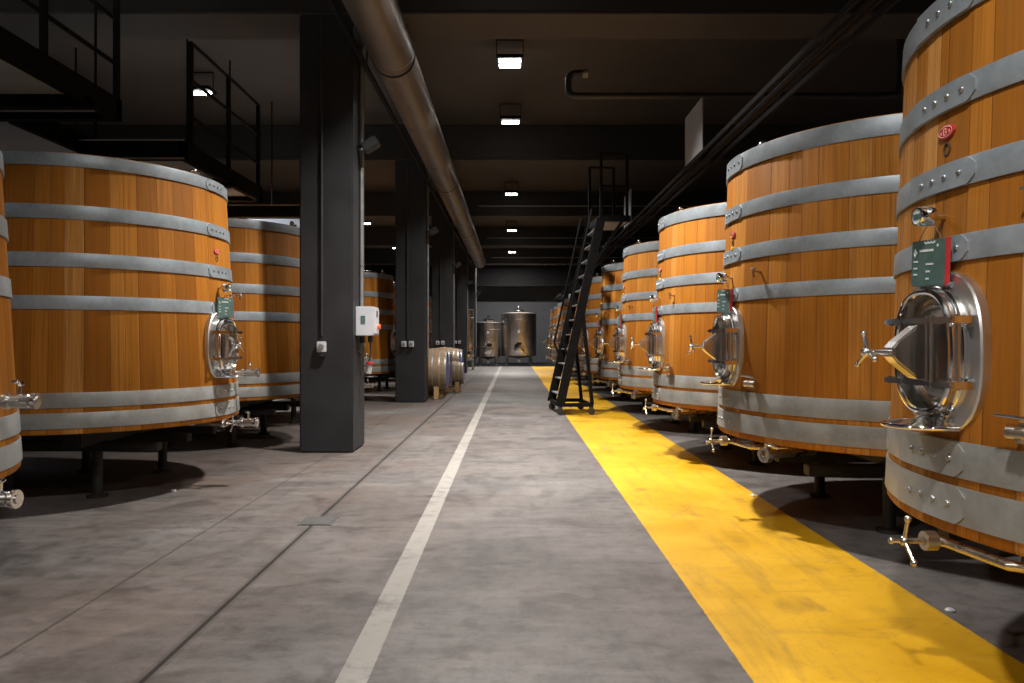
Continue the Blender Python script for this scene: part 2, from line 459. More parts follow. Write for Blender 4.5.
    sp.build('drip_scoop', 'polished_steel', flange, 60)
    for k in range(8):
        a = 2 * pi * (k + .5) / 8; p = (.248 * cos(a), .014, .308 * sin(a))
        bb = at(M); bb.lathe([(.013, 0), (.013, .012), (.008, .015), (.007, .024), (.001, .025)], 6, p, 'y')
        bb.build('flange_bolt', 'rivet_steel', flange)
    # ---- thermometer
    G = V.F(phi - .5, 1.79)
    G = G @ Matrix.Scale(1.12, 4); gb = at(G); gb.cyl((0, -.02, 0), (0, .05, 0), .013); gb.lathe([(.020, .045), (.036, .05), (.038, .06), (.038, .105), (.035, .112), (.030, .112), (.030, .106)], 24, axis='y')
    gauge = gb.build('thermometer', 'polished_steel', root)
    at(G).lathe([(.030, .1065), (.030, .1085)], 24, axis='y').build('dial', 'chalk_white', gauge, 40)
    fb = at(G); fb.box((-.026, .1085, -.011), (.026, .110, .011)); fb.build('dial_band', 'slate_green', gauge, 0)
    # ---- maker's badge with its pale border and strokes
    B = V.F(phi - .5, 2.16)
    badge = at(B); badge.loft([oval(.056, .030, 28, 2, -.006), oval(.056, .030, 28, 2, .008), oval(.052, .026, 28, 2, .011)])
    badge = badge.build('badge', 'red_paint', root, 40)
    at(B).tube(oval(.047, .022, 28, 2, .0115), .0028, 6, loop=True).build('badge_border', 'pale_red', badge)
    lt = at(B)
    lt.tube([(-.011, .012, -.014), (-.011, .012, .014)], .0028, 6)
    lt.tube([(-.011, .012, .013), (.004, .012, .013), (.009, .012, .008), (.004, .012, .001), (-.01, .012, .001)], .0026, 6)
    lt.tube([(.004, .012, .001), (.011, .012, -.006), (.005, .012, -.013), (-.011, .012, -.013)], .0026, 6)
    for q0 in (-.030, .028): lt.tube([(q0, .0115, -.007), (q0, .0115, .007)], .0024, 6)
    lt.build('badge_lettering', 'pale_red', badge)
    K = V.F(phi - .5, 2.085)
    at(K).tube(oval(.020, .026, 20, 2, .001), .005, 6, loop=True).build('branded_ring', 'dark_brown', root)
    # ---- valves
    def ball_valve(M, L, rad, name, mat='stainless'):
        b_ = at(M); b_.cyl((0, -.12, 0), (0, L, 0), rad * .62, 14)
        for w in (.02, L - .17, L - .02): b_.lathe([(rad * .6, w - .012), (rad * 1.25, w - .012), (rad * 1.25, w + .012), (rad * .6, w + .012)], 18, axis='y')
        b_.lathe([(rad * .6, L - .155), (rad * 1.05, L - .14), (rad * 1.05, L - .05), (rad * .6, L - .035)], 18, axis='y')
        vo = b_.build(name, mat, root)
        hd = at(M); hd.cyl((0, L - .1, rad), (0, L - .1, rad + .05), rad * .28, 10)
        hd.tube([(0, L - .1, rad + .05), (.03, L - .1, rad + .075), (.07, L - .1, rad + .075)], rad * .3, 8); hd.tube([(0, L - .1, rad + .05), (-.03, L - .1, rad + .06)], rad * .28, 8)
        hd.build('valve_lever', 'polished_steel', vo)
    if V.s < 0:
        z = 1.25 + (V.b - 1.25) / Q - .055
        Mv = V.F(phi, z, -.0)
        b_ = at(Mv); b_.tube([(0, .05, 0), (0, .0, 0), (.03, -.03, 0), (.36, -.07, 0), (.40, -.12, 0), (.42, -.9, 0)], .021, 12)
        b_.lathe([(.03, .0), (.042, .0), (.042, .05), (.03, .05)], 16, axis='y')
        dv = b_.build('drain_pipe', 'brass', root, 40)
        hd = at(Mv); hd.cyl((0, .04, 0), (0, .13, 0), .012, 10); hd.ball((0, .135, 0), .022)
        for k in range(3):
            a = radians(75 + 120 * k); e = (.105 * cos(a), .135, .105 * sin(a))
            hd.tube([(0, .135, 0), e], [.0095, .008], 8); hd.ball(e, .0155)
        hd.build('star_handle', 'brass', dv)
        Mw = V.F(25, z - .03)
        b_ = at(Mw); b_.cyl((0, -.5, 0), (0, .0, 0), .034, 14)
        b_.lathe([(.036, -.02), (.062, -.02), (.062, .03), (.036, .03), (.036, .012), (.046, .012), (.046, -.004), (.036, -.004)], 22, axis='y')
        for sx in (-1, 1): b_.box((sx * .058 - .014, -.015, -.016), (sx * .058 + .014, .025, .016))
        wv = b_.build('outlet_coupling', 'brass', root, 40)
        lv = at(Mw); lv.cyl((0, 0, .05), (0, 0, .085), .012, 10); lv.tube([(-.01, 0, .085), (.06, .01, .082), (.15, .02, .062)], [.011, .012, .008], 8)
        lv.build('valve_lever', 'stainless', wv)
        Ms = V.F(20, .905)
        b_ = at(Ms); b_.cyl((0, -.02, 0), (0, .09, 0), .022, 12); b_.lathe([(.02, .03), (.042, .03), (.042, .05), (.02, .05)], 16, axis='y'); b_.cyl((-.05, .07, .0), (.075, .07, .0), .026, 14); b_.cyl((0, .07, .0), (0, .07, -.035), .018, 10)
        sv = b_.build('sample_valve', 'brass', root)
        lv = at(Ms); lv.cyl((.02, .07, .02), (.02, .07, .055), .008, 8); lv.tube([(.06, .075, .056), (-.10, .075, .062)], .007, 8); lv.build('valve_lever', 'stainless', sv)
        Mt = V.F(20, 1.80)
        b_ = at(Mt); b_.cyl((0, -.02, 0), (0, .07, 0), .010, 10); b_.tube([(0, .06, .02), (0, .065, 0), (0, .06, -.05)], .009, 8); b_.tube([(-.035, .06, .022), (.015, .06, .022)], .007, 8)
        b_.build('tasting_tap', 'brass', root)
        # drip stain guard: small plate on the lower hoop under the sample valve
        Y = V.F(phi + 1, 2.035)
        if dark_joints != 'plain':
            at(Y).lathe([(.016, .008), (.016, .024), (.006, .028)], 14, axis='y').build('tag_disc', 'yellow_plastic', root)
    else:
        ball_valve(V.F(2, .405, -.05), .375, .040, 'drain_valve')
        Mv = V.F(6, .40); b_ = at(Mv); b_.cyl((0, -.3, 0), (0, .04, 0), .022, 12); b_.lathe([(.022, -.03), (.036, -.03), (.036, .0), (.022, .0)], 14, axis='y')
        dv = b_.build('racking_valve', 'stainless', root); hd = at(Mv); hd.cyl((0, .03, 0), (0, .10, 0), .010, 10); hd.ball((0, .105, 0), .018)
        for k in range(3):
            a = radians(75 + 120 * k); e = (.085 * cos(a), .105, .085 * sin(a)); hd.tube([(0, .105, 0), e], [.008, .007], 8); hd.ball(e, .013)
        hd.build('star_handle', 'polished_steel', dv)
        ball_valve(V.F(-8, .905), .275, .038, 'sample_valve')
        Mt = V.F(-2, 1.72)
        b_ = at(Mt); b_.cyl((0, -.02, 0), (0, .16, 0), .010, 10); b_.tube([(0, .15, .03), (0, .155, 0), (0, .15, -.045)], .010, 8); b_.ball((0, .165, 0), .016)
        b_.build('tasting_tap', 'stainless', root)
    return root

def stand(x, y, r):
    o = empty('vat_stand', (x, y, 0)); zt = zq(.44)
    for sx in (-.36, .36): MB().box((sx - .07, -r * .78, zt - .13), (sx + .07, r * .78, zt)).build('support_beam', 'stand_timber', o, 0, .008)
    for sy in (-.55, 0, .55): MB().box((-r * .74, sy - .05, zt - .2), (r * .74, sy + .05, zt - .13)).build('cross_beam', 'stand_timber', o, 0, .006)
    for sx in (-.36, .36):
        for sy in (-.55, .55): MB().lathe([(.08, 0), (.08, .02), (.04, .03), (.04, zt - .2)], 16, (sx, sy, 0)).build('foot', 'stand_timber', o)
    return o

def placard_proto():
    o = empty('vat_placard'); o.scale = (.86, 1, .95)
    MB().box((-.118, -.004, -.178), (.110, .004, 0)).build('board', 'slate_green', o, 0, .0015)
    MB().box((.110, -.0045, -.180), (.119, .012, .002)).build('edge_strip', 'red_paint', o, 0, .0015)['label'] = 'red side strip'
    l = MB()
    def bar(x0, x1, z, h=.0045): l.box((x0, -.0058, z - h / 2), (x1, -.0036, z + h / 2))
    for z in (-.082, -.108, -.132): bar(-.100, -.074, z, .006)
    bar(-.014, .034, -.094, .007); bar(-.014, .012, -.122, .007); bar(-.014, .006, -.150, .006)
    bar(-.060, .032, -.041, .009)
    for k in range(7): bar(-.030 + k * .011, -.0235 + k * .011, -.010 - (k % 2) * .003, .007)
    l.box((.056, -.0058, -.030), (.064, -.0036, -.020))
    l.tube([(-.090, -.005, -.034), (-.080, -.005, -.048), (-.090, -.005, -.062), (-.099, -.005, -.048)], .0026, 6, loop=True)
    l.tube([(-.090, -.005, -.040), (-.090, -.005, -.056)], .0022, 6)
    l.build('lettering', 'chalk_white', o, 0)
    c = MB(); c.tube([(-.08, 0, -.006), (-.05, .0, .03), (0, .0, .075)], .0016, 6); c.tube([(.08, 0, -.006), (.05, .0, .03), (0, .0, .075)], .0016, 6)
    c.build('hanging_cord', 'cord', o)
    return o

HO_R1 = [(2.645, .135), (2.25, .118), (1.90, .118), (1.585, .112), (.68, .15), (.487, .155)]
HO_R = [(2.685, .140), (2.28, .118), (1.915, .118), (1.58, .112), (.685, .145), (.497, .150)]
HO_L = [(2.775, .115), (2.31, .125), (1.89, .125), (1.52, .12), (.668, .13), (.49, .135)]
V1 = Vat(-1, 1.49, .037, .435, 2.79, HO_R1)
V2 = Vat(-1, 1.49, .037, .445, 2.835, HO_R)
VL = Vat(+1, 1.394, .054, .44, 2.90, HO_L)
ORD = ['first', 'second', 'third', 'fourth', 'fifth', 'sixth', 'seventh', 'eighth', 'ninth', 'tenth', 'eleventh', 'twelfth']
XCR, XCL = 3.355 * Q, -4.385 * Q
RY = [(3.27 + 3.14 * k) * Q for k in range(12)]
LY = [y * Q for y in (4.0, 7.70, 11.1, 14.0, 18.8, 22.56, 27.7, 30.7)]
vat1 = build_vat(V1, True, 'plain'); vat2 = build_vat(V2); vat5 = None
vatL = build_vat(VL, phi=5.0)
plac = placard_proto(); first_plac = True
THIN = ('rivet', 'flange_bolt', 'branded_ring')
XTRA_R = ['cropped by the frame', 'with yellow disc', 'with a pale stave beside its door', 'before the black ladder', 'with dark hoop joints', 'seen behind the black ladder']
for k, y in enumerate(RY):
    if k == 0: o = vat1
    elif k == 1: o = vat2
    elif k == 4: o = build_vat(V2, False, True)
    else: o = copy_tree(vat2, None, () if k < 4 else THIN)
    o.location = (XCR, y, 0)
    tag(o, '%s oak vat from the near end along the yellow strip%s' % (ORD[k], ', ' + XTRA_R[k] if k in (0, 1, 4) else ''), 'vat', 'oak vats along the yellow strip')
    s = stand(XCR, y, 1.45 * Q)
    tag(s, 'dark low stand under the %s oak vat along the yellow strip' % ORD[k], 'stand', 'stands under the vats along the yellow strip')
    if k < 7:
        p = plac if first_plac else copy_tree(plac); first_plac = False
        p.location = Vector(V2.P(radians(1.5), V2.r(1.79) + .058, zq(1.69))) + Vector((XCR, y, 0)); p.rotation_euler = (0, radians(3), radians(-86 if k % 3 == 0 else -78 if k == 1 else -92))
        tag(p, 'green placard hanging above the door of the %s vat along the yellow strip' % ORD[k], 'placard', 'green placards on the vats')
for k, y in enumerate(LY):
    o = vatL if k == 0 else copy_tree(vatL, None, () if k < 2 else THIN + (('drain_valve', 'racking_valve', 'sample_valve', 'drip_scoop', 'tasting_tap') if k == 4 else ()))
    o.location = (XCL, y, 0)
    tag(o, '%s oak vat in the row behind the black columns counting from the near end' % ORD[k], 'vat', 'oak vats behind the columns')
    s = stand(XCL, y, 1.38 * Q)
    tag(s, 'dark low stand under the %s oak vat behind the black columns' % ORD[k], 'stand', 'stands under the vats behind the columns')
    if k == 1:
        p = copy_tree(plac)
        p.location = Vector(VL.P(radians(4.5), VL.r(1.79) + .07, zq(1.69))) + Vector((XCL, y, 0)); p.rotation_euler = (0, 0, radians(70))
        tag(p, 'green placard hanging above the oval door of the second vat behind the columns', 'placard', 'green placards on the vats')

# ------------------------------------------------------------------ ladder with landing
lad = empty('rolling_ladder', (.80, 12.4, 0), radians(5.2))
tag(lad, 'black steel step ladder with landing standing on the yellow strip', 'ladder')
W = 1.0
def LX(z): return .046 + (z - .42) * .222
for yy in (0, W):
    s = MB(); s.beam((LX(.14), yy, .14), (LX(3.3), yy, 3.3), .035, .125, (0, 1, 0)) if False else None
    b = MB()
    b.loft([[(LX(z) - .075, yy - .022, z), (LX(z) + .075, yy - .022, z), (LX(z) + .075, yy + .022, z), (LX(z) - .075, yy + .022, z)] for z in (.16, 3.32)])
    b.build('stringer', 'black_steel', lad, 0)
    b = MB(); b.beam((.36, yy, 1.85), (.535, yy, .17), .05, .085, (0, 1, 0)); b.build('rear_leg', 'black_steel', lad, 0)
    b = MB(); b.box((-.03, yy - .03, .14), (.55, yy + .03, .20)); b.build('base_rail', 'black_steel', lad, 0)
    for xx in (-.005, .52):
        b = MB(); b.cyl((xx, yy - .018, .06), (xx, yy + .018, .06), .06, 18); b.box((xx - .03, yy - .028, .05), (xx + .03, yy - .02, .15)); b.box((xx - .03, yy + .02, .05), (xx + .03, yy + .028, .15)); b.build('castor', 'rubber', lad)
    # handrail offset in front of the stringer
    pts = [(LX(1.0) - .06, yy, 1.0), (LX(1.25) - .19, yy, 1.22), (LX(3.46) - .19, yy, 3.46)]
    b = MB(); b.tube(pts, .018, 8)
    for z in (1.9, 2.9): b.beam((LX(z) - .19, yy, z), (LX(z), yy, z - .04), .02, .02)
    b.build('handrail', 'black_steel', lad)
for xx in (-.005, .52):
    b = MB(); b.box((xx - .03, 0, .13), (xx + .03, W, .19)); b.build('base_crossmember', 'black_steel', lad, 0)
for k in range(12):
    z = .33 + k * .256
    b = MB(); b.box((LX(z) - .035, .02, z - .010), (LX(z) + .07, W - .02, z + .010)); b.build('tread', 'tread_steel', lad, 0, .002)
b = MB(); b.box((LX(3.3) - .03, -.02, 3.26), (1.19, W + .02, 3.36)); b.build('landing_frame', 'black_steel', lad, 0)
b = MB(); b.box((LX(3.3) + .02, .04, 3.252), (1.15, W - .04, 3.275)); b.build('landing_grating', 'panel_grey', lad, 0)
for yy in (0, W):
    b = MB(); b.beam((LX(2.55) + .05, yy, 2.55), (1.05, yy, 3.27), .045, .05, (0, 1, 0)); b.build('brace', 'black_steel', lad, 0)
    for xx in (LX(3.3) + .0, 1.13):
        b = MB(); b.box((xx - .022, yy - .022, 3.3), (xx + .022, yy + .022, 4.40)); b.build('guard_post', 'black_steel', lad, 0)
    for z in (3.85, 4.40):
        b = MB(); b.tube([(LX(3.3), yy, z), (1.13, yy, z)], .02, 8); b.build('guard_rail', 'black_steel', lad)

# ------------------------------------------------------------------ catwalks
def catwalk(name, label, x0, x1, y0, y1, z, edges, light=True, posts=(), hang=(), px=None, group=None):
    o = empty(name, ((x0 + x1) / 2, (y0 + y1) / 2, 0)); tag(o, label, 'catwalk', group)
    ox, oy = (x0 + x1) / 2, (y0 + y1) / 2
    X = lambda a: a - ox
    Y = lambda a: a - oy
    MB().box((X(x0) + .03, Y(y0) + .03, z - .0), (X(x1) - .03, Y(y1) - .03, z + .03)).build('deck_grating', 'grating' if light else 'black_steel', o, 0)
    for e in edges:
        b = MB()
        if e == 'x0': b.box((X(x0), Y(y0), z - .06), (X(x0) + .07, Y(y1), z + .14))
        if e == 'x1': b.box((X(x1) - .07, Y(y0), z - .06), (X(x1), Y(y1), z + .14))
        if e == 'y0': b.box((X(x0), Y(y0), z - .06), (X(x1), Y(y0) + .10, z + .14))
        if e == 'y1': b.box((X(x0), Y(y1) - .10, z - .06), (X(x1), Y(y1), z + .14))
        if e.startswith('m'): yy = float(e[1:]); b.box((X(x0), Y(yy), z - .10), (X(x1), Y(yy) + .12, z))
        b.build('edge_beam', 'black_steel', o, 0, .006)
    if 'y0' in edges and light:
        for dz in (-.055, .135): MB().box((X(x0), Y(y0) - .012, z + dz - .008), (X(x1), Y(y0) + .004, z + dz + .008)).build('nosing', 'panel_grey', o, 0)
    for yy in posts: MB().box((X(px) - .022, Y(yy) - .022, z + .1), (X(px) + .022, Y(yy) + .022, z + 1.25)).build('guard_post', 'black_steel', o, 0)
    if posts:
        for dz in (.45, .85, 1.25): MB().tube([(X(px), Y(posts[0]), z + dz), (X(px), Y(posts[-1]), z + dz)], .02, 8).build('guard_rail', 'black_steel', o)
    for xx, yy in hang: MB().cyl((X(xx), Y(yy), z + .1), (X(xx), Y(yy), HC), .014, 8).build('hanger_rod', 'black_steel', o)
    return o
cl = empty('cable_tray', (2.18, 0, 3.3)); tag(cl, 'long black cable tray hung above the vats along the yellow strip', 'cable tray')
for xx in (-.12, .12): MB().box((xx - .01, 1.2, -.02), (xx + .01, 37, .02)).build('side_rail', 'black_steel', cl, 0)
b = MB()
for xx in (-.02, .02): b.tube([(xx, 1.2, .0), (xx, 19, .002), (xx, 37, .0)], .022, 6)
b.build('cables', 'black_steel', cl)
for a in (3, 22.9, 29.6): MB().box((-.008, a - .012, .0), (.008, a + .012, 2.3)).build('hanger_rod', 'black_steel', cl, 0)
catwalk('catwalk', 'wide steel platform with railing hung above the first vat behind the columns', -6.6, -3.56, 1.5, 6.74, 3.30, ('x0', 'x1', 'y0', 'y1', 'm4.3', 'm6.15'), True, (2.2, 3.9, 5.66, 6.70), [(-3.6, 3.0), (-6.5, 3.0), (-6.5, 6.0)], -3.59)
catwalk('catwalk', 'platform linking walkway hung above the second vat behind the columns', -6.6, -4.56, 6.78, 11.3, 3.30, ('x0', 'x1', 'y1'), True, (), [(-6.5, 8), (-6.5, 11)])
catwalk('catwalk', 'small railed side platform hung over the second vat behind the columns', -4.52, -3.42, 7.70, 10.1, 3.20, ('x0', 'x1', 'y0', 'y1', 'm8.9'), True, (7.95, 9.0, 10.05), [(-4.4, 7.8), (-4.4, 10.0)], -3.46)
catwalk('catwalk', 'small side platform hung over the third vat behind the columns', -4.52, -3.1, 11.4, 13.6, 3.20, ('x0', 'x1', 'y0', 'y1'), True, (), [(-4.4, 11.5), (-4.4, 13.5), (-3.2, 13.5)])
for k, (y, zz, lab) in enumerate(((8.05, 3.3205, 'pale perforated panel standing on the cable tray nearer than the step ladder'), (12.9, 3.3205, 'pale perforated panel on the cable tray beside the step ladder landing'))):
    b = MB(); b.box((2.052, y, zz), (2.068, y + .78, zz + .58))
    o = tag(b.build('perforated_panel', 'panel_grey', None, 0, .004), lab, 'panel', 'perforated panels on the catwalk')

# ------------------------------------------------------------------ ventilation duct and pipes
duct = empty('ventilation_duct', (-1.385, 0, 4.55))
tag(duct, 'large round galvanised duct running under the ceiling beams beside the columns', 'duct')
R_ = .247
MB().lathe([(R_ - .006, -6), (R_, -6), (R_, 31.2), (R_ - .006, 31.2)], 40, axis='y', loop=False, cap=False).build('duct_tube', 'duct', duct)
for k in range(14):
    y = -1.2 + k * 2.4
    MB().lathe([(R_ - .002, y - .03), (R_ + .005, y - .02), (R_ + .006, y), (R_ + .005, y + .02), (R_ - .002, y + .03)], 40, axis='y', cap=False).build('joint_collar', 'duct', duct)
for z in CZ:
    if 0 < z < 31:
        b = MB(); b.lathe([(R_ + .003, z + .33), (R_ + .008, z + .33), (R_ + .008, z + .37), (R_ + .003, z + .37)], 40, axis='y', loop=True); b.box((-.012, z + .33, R_), (.012, z + .37, .335)); b.build('hanger_strap', 'black_steel', duct)
b = MB(); b.box((-1.71, .5, 4.36), (-1.66, 31, 4.40))
for z in CZ:
    if 0 < z < 31: b.box((-1.69, z + .3, 4.4), (-1.68, z + .34, 4.885))
tag(b.build('cable_rail', 'black_steel', None, 0), 'thin black cable rail running alongside the round duct', 'cable rail')
b = MB()
arc = [(.86 + .10 * cos(a), 10.2, 4.83 + .10 * sin(a)) for a in [pi / 2 + pi / 2 * i / 6 for i in range(7)]]
arc2 = [(.86 + .10 * cos(a), 10.2, 4.72 + .10 * sin(a)) for a in [pi + pi / 2 * i / 6 for i in range(7)]]
b.tube([(.97, 10.2, 4.93)] + arc + arc2 + [(5.0, 10.2, 4.62), (5.3, 10.2, 4.64), (5.34, 10.2, 4.9), (5.34, 10.2, HC)], .047, 14)
pp = b.build('hanging_pipe', 'black_plastic'); tag(pp, 'black pipe with an upturned bend hanging below the ceiling', 'pipe')
b = MB(); b.cyl((.96, 10.2, 4.93), (1.03, 10.2, 4.93), .058, 16); b.build('end_flange', 'grey_pipe', pp)
for z, nm in zip(CZ[4:], ('third', 'fourth', 'fifth')):
    b = MB(); b.tube([(-1.0, z - .06, 5.16), (6.3, z - .06, 5.16)], .02, 8)
    tag(b.build('conduit_pipe', 'grey_pipe'), 'thin grey conduit running across the front of the %s ceiling beam' % nm, 'conduit', 'conduits on the ceiling beams')

# ------------------------------------------------------------------ column fittings
def conduit(x, y, z0, z1, r, lab, mat='black_plastic'):
    b = MB(); b.cyl((x, y, z0), (x, y, z1), r, 10)
    for z in (z0 + .5, (z0 + z1) / 2, z1 - .3): b.lathe([(r, z - .012), (r + .006, z - .012), (r + .006, z + .012), (r, z + .012)], 12, (x, y, 0))
    return tag(b.build('wall_conduit', mat), lab, 'conduit', 'conduits on the columns')
CN = ['first', 'second', 'third', 'fourth', 'fifth']
for k in range(5):
    z = CZ[k + 2]
    conduit(-2.12, z - .016, 1.30, 4.85, .014, 'thin dark conduit down the front face of the %s black column' % CN[k])
    n = 1 if k == 0 else 2
    for j in range(n):
        xc = -2.12 + (0 if n == 1 else (-.075 + .15 * j))
        o = empty('socket_box', (xc, z, 1.18)); 
        tag(o, ('white socket box on the front of the %s black column' % CN[k]) if n == 1 else ('white socket box on the %s black column, %s of the pair' % (CN[k], 'one beside the aisle' if j else 'one away from the aisle')), 'socket', 'socket boxes on the columns')
        MB().box((-.05, -.05, -.06), (.05, 0, .06)).build('housing', 'white_plastic', o, 0, .008)
        b = MB(); b.cyl((0, -.052, .0), (0, -.066, .0), .032, 16); b.build('lid', 'grey_pipe', o)
        if k == 0: b = MB(); b.box((-.045, -.045, -.11), (.045, -.004, -.065)); b.build('plug', 'black_plastic', o, 0, .006)
    conduit(-1.755, z + .36, 1.63 if k == 0 else .9, 4.85, .022, 'grey conduit down the aisle face of the %s black column' % CN[k], 'grey_pipe')
    # floodlight on a short arm
    fl_ = empty('floodlight', (-1.63, z + .22, 3.48)); tag(fl_, 'small floodlight on an arm high on the aisle face of the %s black column' % CN[k], 'floodlight', 'floodlights on the columns')
    b = MB(); b.M = Matrix.Rotation(radians(-32), 4, 'Y'); b.box((-.09, -.06, -.06), (.10, .08, .06)); b.build('lamp_housing', 'column_paint', fl_, 0, .012)
    b = MB(); b.beam((-.18, .02, -.17), (-.18, .02, .02), .035, .05, (0, 1, 0)); b.beam((-.18, .02, -.02), (-.06, .02, 0), .035, .035); b.build('bracket', 'black_steel', fl_, 0)
bx = empty('control_box', (-1.78, 8.36, 1.47)); tag(bx, 'white electric control box with red button on the first black column', 'control box')
MB().box((0, 0, -.165), (.20, .34, .165)).build('cabinet', 'white_plastic', bx, 0, .006)
MB().box((.20, .02, -.145), (.208, .32, .145)).build('door', 'white_plastic', bx, 0, .003)
MB().cyl((.208, .24, -.06), (.238, .24, -.06), .030, 18).build('push_button', 'orange_button', bx)
MB().box((.208, .16, .05), (.214, .21, .12)).build('meter_window', 'glass_dark', bx, 0, .001)
MB().box((.06, -.004, -.03), (.11, .001, .06)).build('warning_label', 'slate_green', bx, 0)
b = MB(); b.cyl((.05, .15, -.165), (.05, .15, -.25), .03, 12); b.cyl((.14, .15, -.165), (.14, .15, -.24), .028, 12); b.tube([(.14, .15, -.24), (.15, .14, -.36), (.12, .13, -.50)], .012, 8); b.build('cable_gland', 'black_plastic', bx)
pl = empty('hanging_plug', (-1.655, 8.46, .93)); tag(pl, 'white and red power plug hanging under the white control box', 'plug')
b = MB(); b.cyl((0, 0, -.05), (.02, -.02, .05), .035, 16); b.build('plug_body', 'white_plastic', pl)
b = MB(); b.lathe([(.030, .05), (.042, .05), (.042, .075), (.030, .075)], 16, (.022, -.02, 0)); b.build('plug_collar', 'red_paint', pl)
b = MB(); b.tube([(0, 0, -.05), (-.06, .0, -.12), (-.08, 0, -.02), (-.09, 0, .18)], .008, 8); b.build('flex', 'black_plastic', pl)

# ------------------------------------------------------------------ small oak barrels
def small_barrel(rb, rh, L):
    o = empty('wine_barrel')
    f = lambda t: rb - (rb - rh) * (2 * t - 1) ** 2
    prof = [(f(0) - .013, -L / 2 + .03), (f(0) - .013, -L / 2)] + [(f(i / 16), -L / 2 + L * i / 16) for i in range(17)] + [(f(1) - .013, L / 2), (f(1) - .013, L / 2 - .03)]
    MB().lathe(prof, 48, axis='x', cap=False).build('staves', 'barrique_oak', o, 50)
    for sg, m in ((-1, 'barrique_oak'), (1, 'blue_paint')):
        MB().lathe([(f(0) - .012, sg * (L / 2 - .002)), (f(0) - .012, sg * (L / 2 - .03))], 40, axis='x').build('head', m, o)['label'] = 'blue painted head' if sg > 0 else 'plain oak head'
    for t0, t1 in ((.005, .045), (.13, .16), (.27, .30), (.70, .73), (.84, .87), (.955, .995)):
        x0, x1 = -L / 2 + L * t0, -L / 2 + L * t1
        MB().lathe([(f(t0) - .004, x0), (f(t0) + .004, x0), (f(t1) + .004, x1), (f(t1) - .004, x1)], 48, axis='x', loop=True).build('hoop', 'hoop_steel_low', o, 60)
    b = MB(); b.cyl((0, 0, rb - .02), (0, 0, rb + .018), .032, 12); b.build('bung', 'white_plastic', o)
    return o
def rack(w, d, h):
    o = empty('barrel_rack')
    for sx in (-1, 1):
        b = MB(); b.box((sx * w * .30 - .045, -d / 2, .0), (sx * w * .30 + .045, d / 2, h * .55)); b.build('bearer', 'rack_timber', o, 0, .006)
        for sy in (-1, 1):
            b = MB(); b.loft([[(sx * w * .30 - .05, sy * y0, h * .55), (sx * w * .30 + .05, sy * y0, h * .55), (sx * w * .30 + .05, sy * y0, zz), (sx * w * .30 - .05, sy * y0, zz)] for y0, zz in ((d * .22, h * .75), (d * .34, h * 1.5), (d * .42, h * 1.7))]); b.build('chock', 'rack_timber', o, 0)
    b = MB(); b.box((-w * .42, -.05, h * .02), (w * .42, .05, h * .5)); b.build('cross_piece', 'rack_timber', o, 0, .006)
    return o
pb = small_barrel(.455, .385, 1.02); ps = small_barrel(.30, .255, .72); rk = rack(1.0, .86, .16); rs = rack(.72, .60, .15)
def setbar(o, r, x, y, zc, lab, rlab):
    o.location = (x, y, zc); r.location = (x, y, 0)
    tag(o, lab, 'barrel', 'small wine barrels lying on racks'); tag(r, rlab, 'rack', 'timber racks under the small barrels')
setbar(pb, rk, -1.93, 16.06, .60, 'large lying oak barrel directly behind the second black column', 'timber rack under the oak barrel directly behind the second black column')
setbar(copy_tree(pb), copy_tree(rk), -1.94, 17.03, .60, 'large lying oak barrel between the one at the second column and the small barrel', 'timber rack under the second lying oak barrel from the second column')
setbar(ps, rs, -1.56, 18.05, .455, 'smallest lying barrel with bright hoops and blue head', 'timber rack under the smallest lying barrel')
setbar(copy_tree(pb), copy_tree(rk), -1.94, 19.95, .60, 'large lying oak barrel beyond the smallest barrel', 'timber rack under the lying barrel beyond the smallest one')
setbar(copy_tree(pb), copy_tree(rk), -1.94, 20.98, .60, 'large lying oak barrel right before the third black column', 'timber rack under the lying barrel right before the third column')

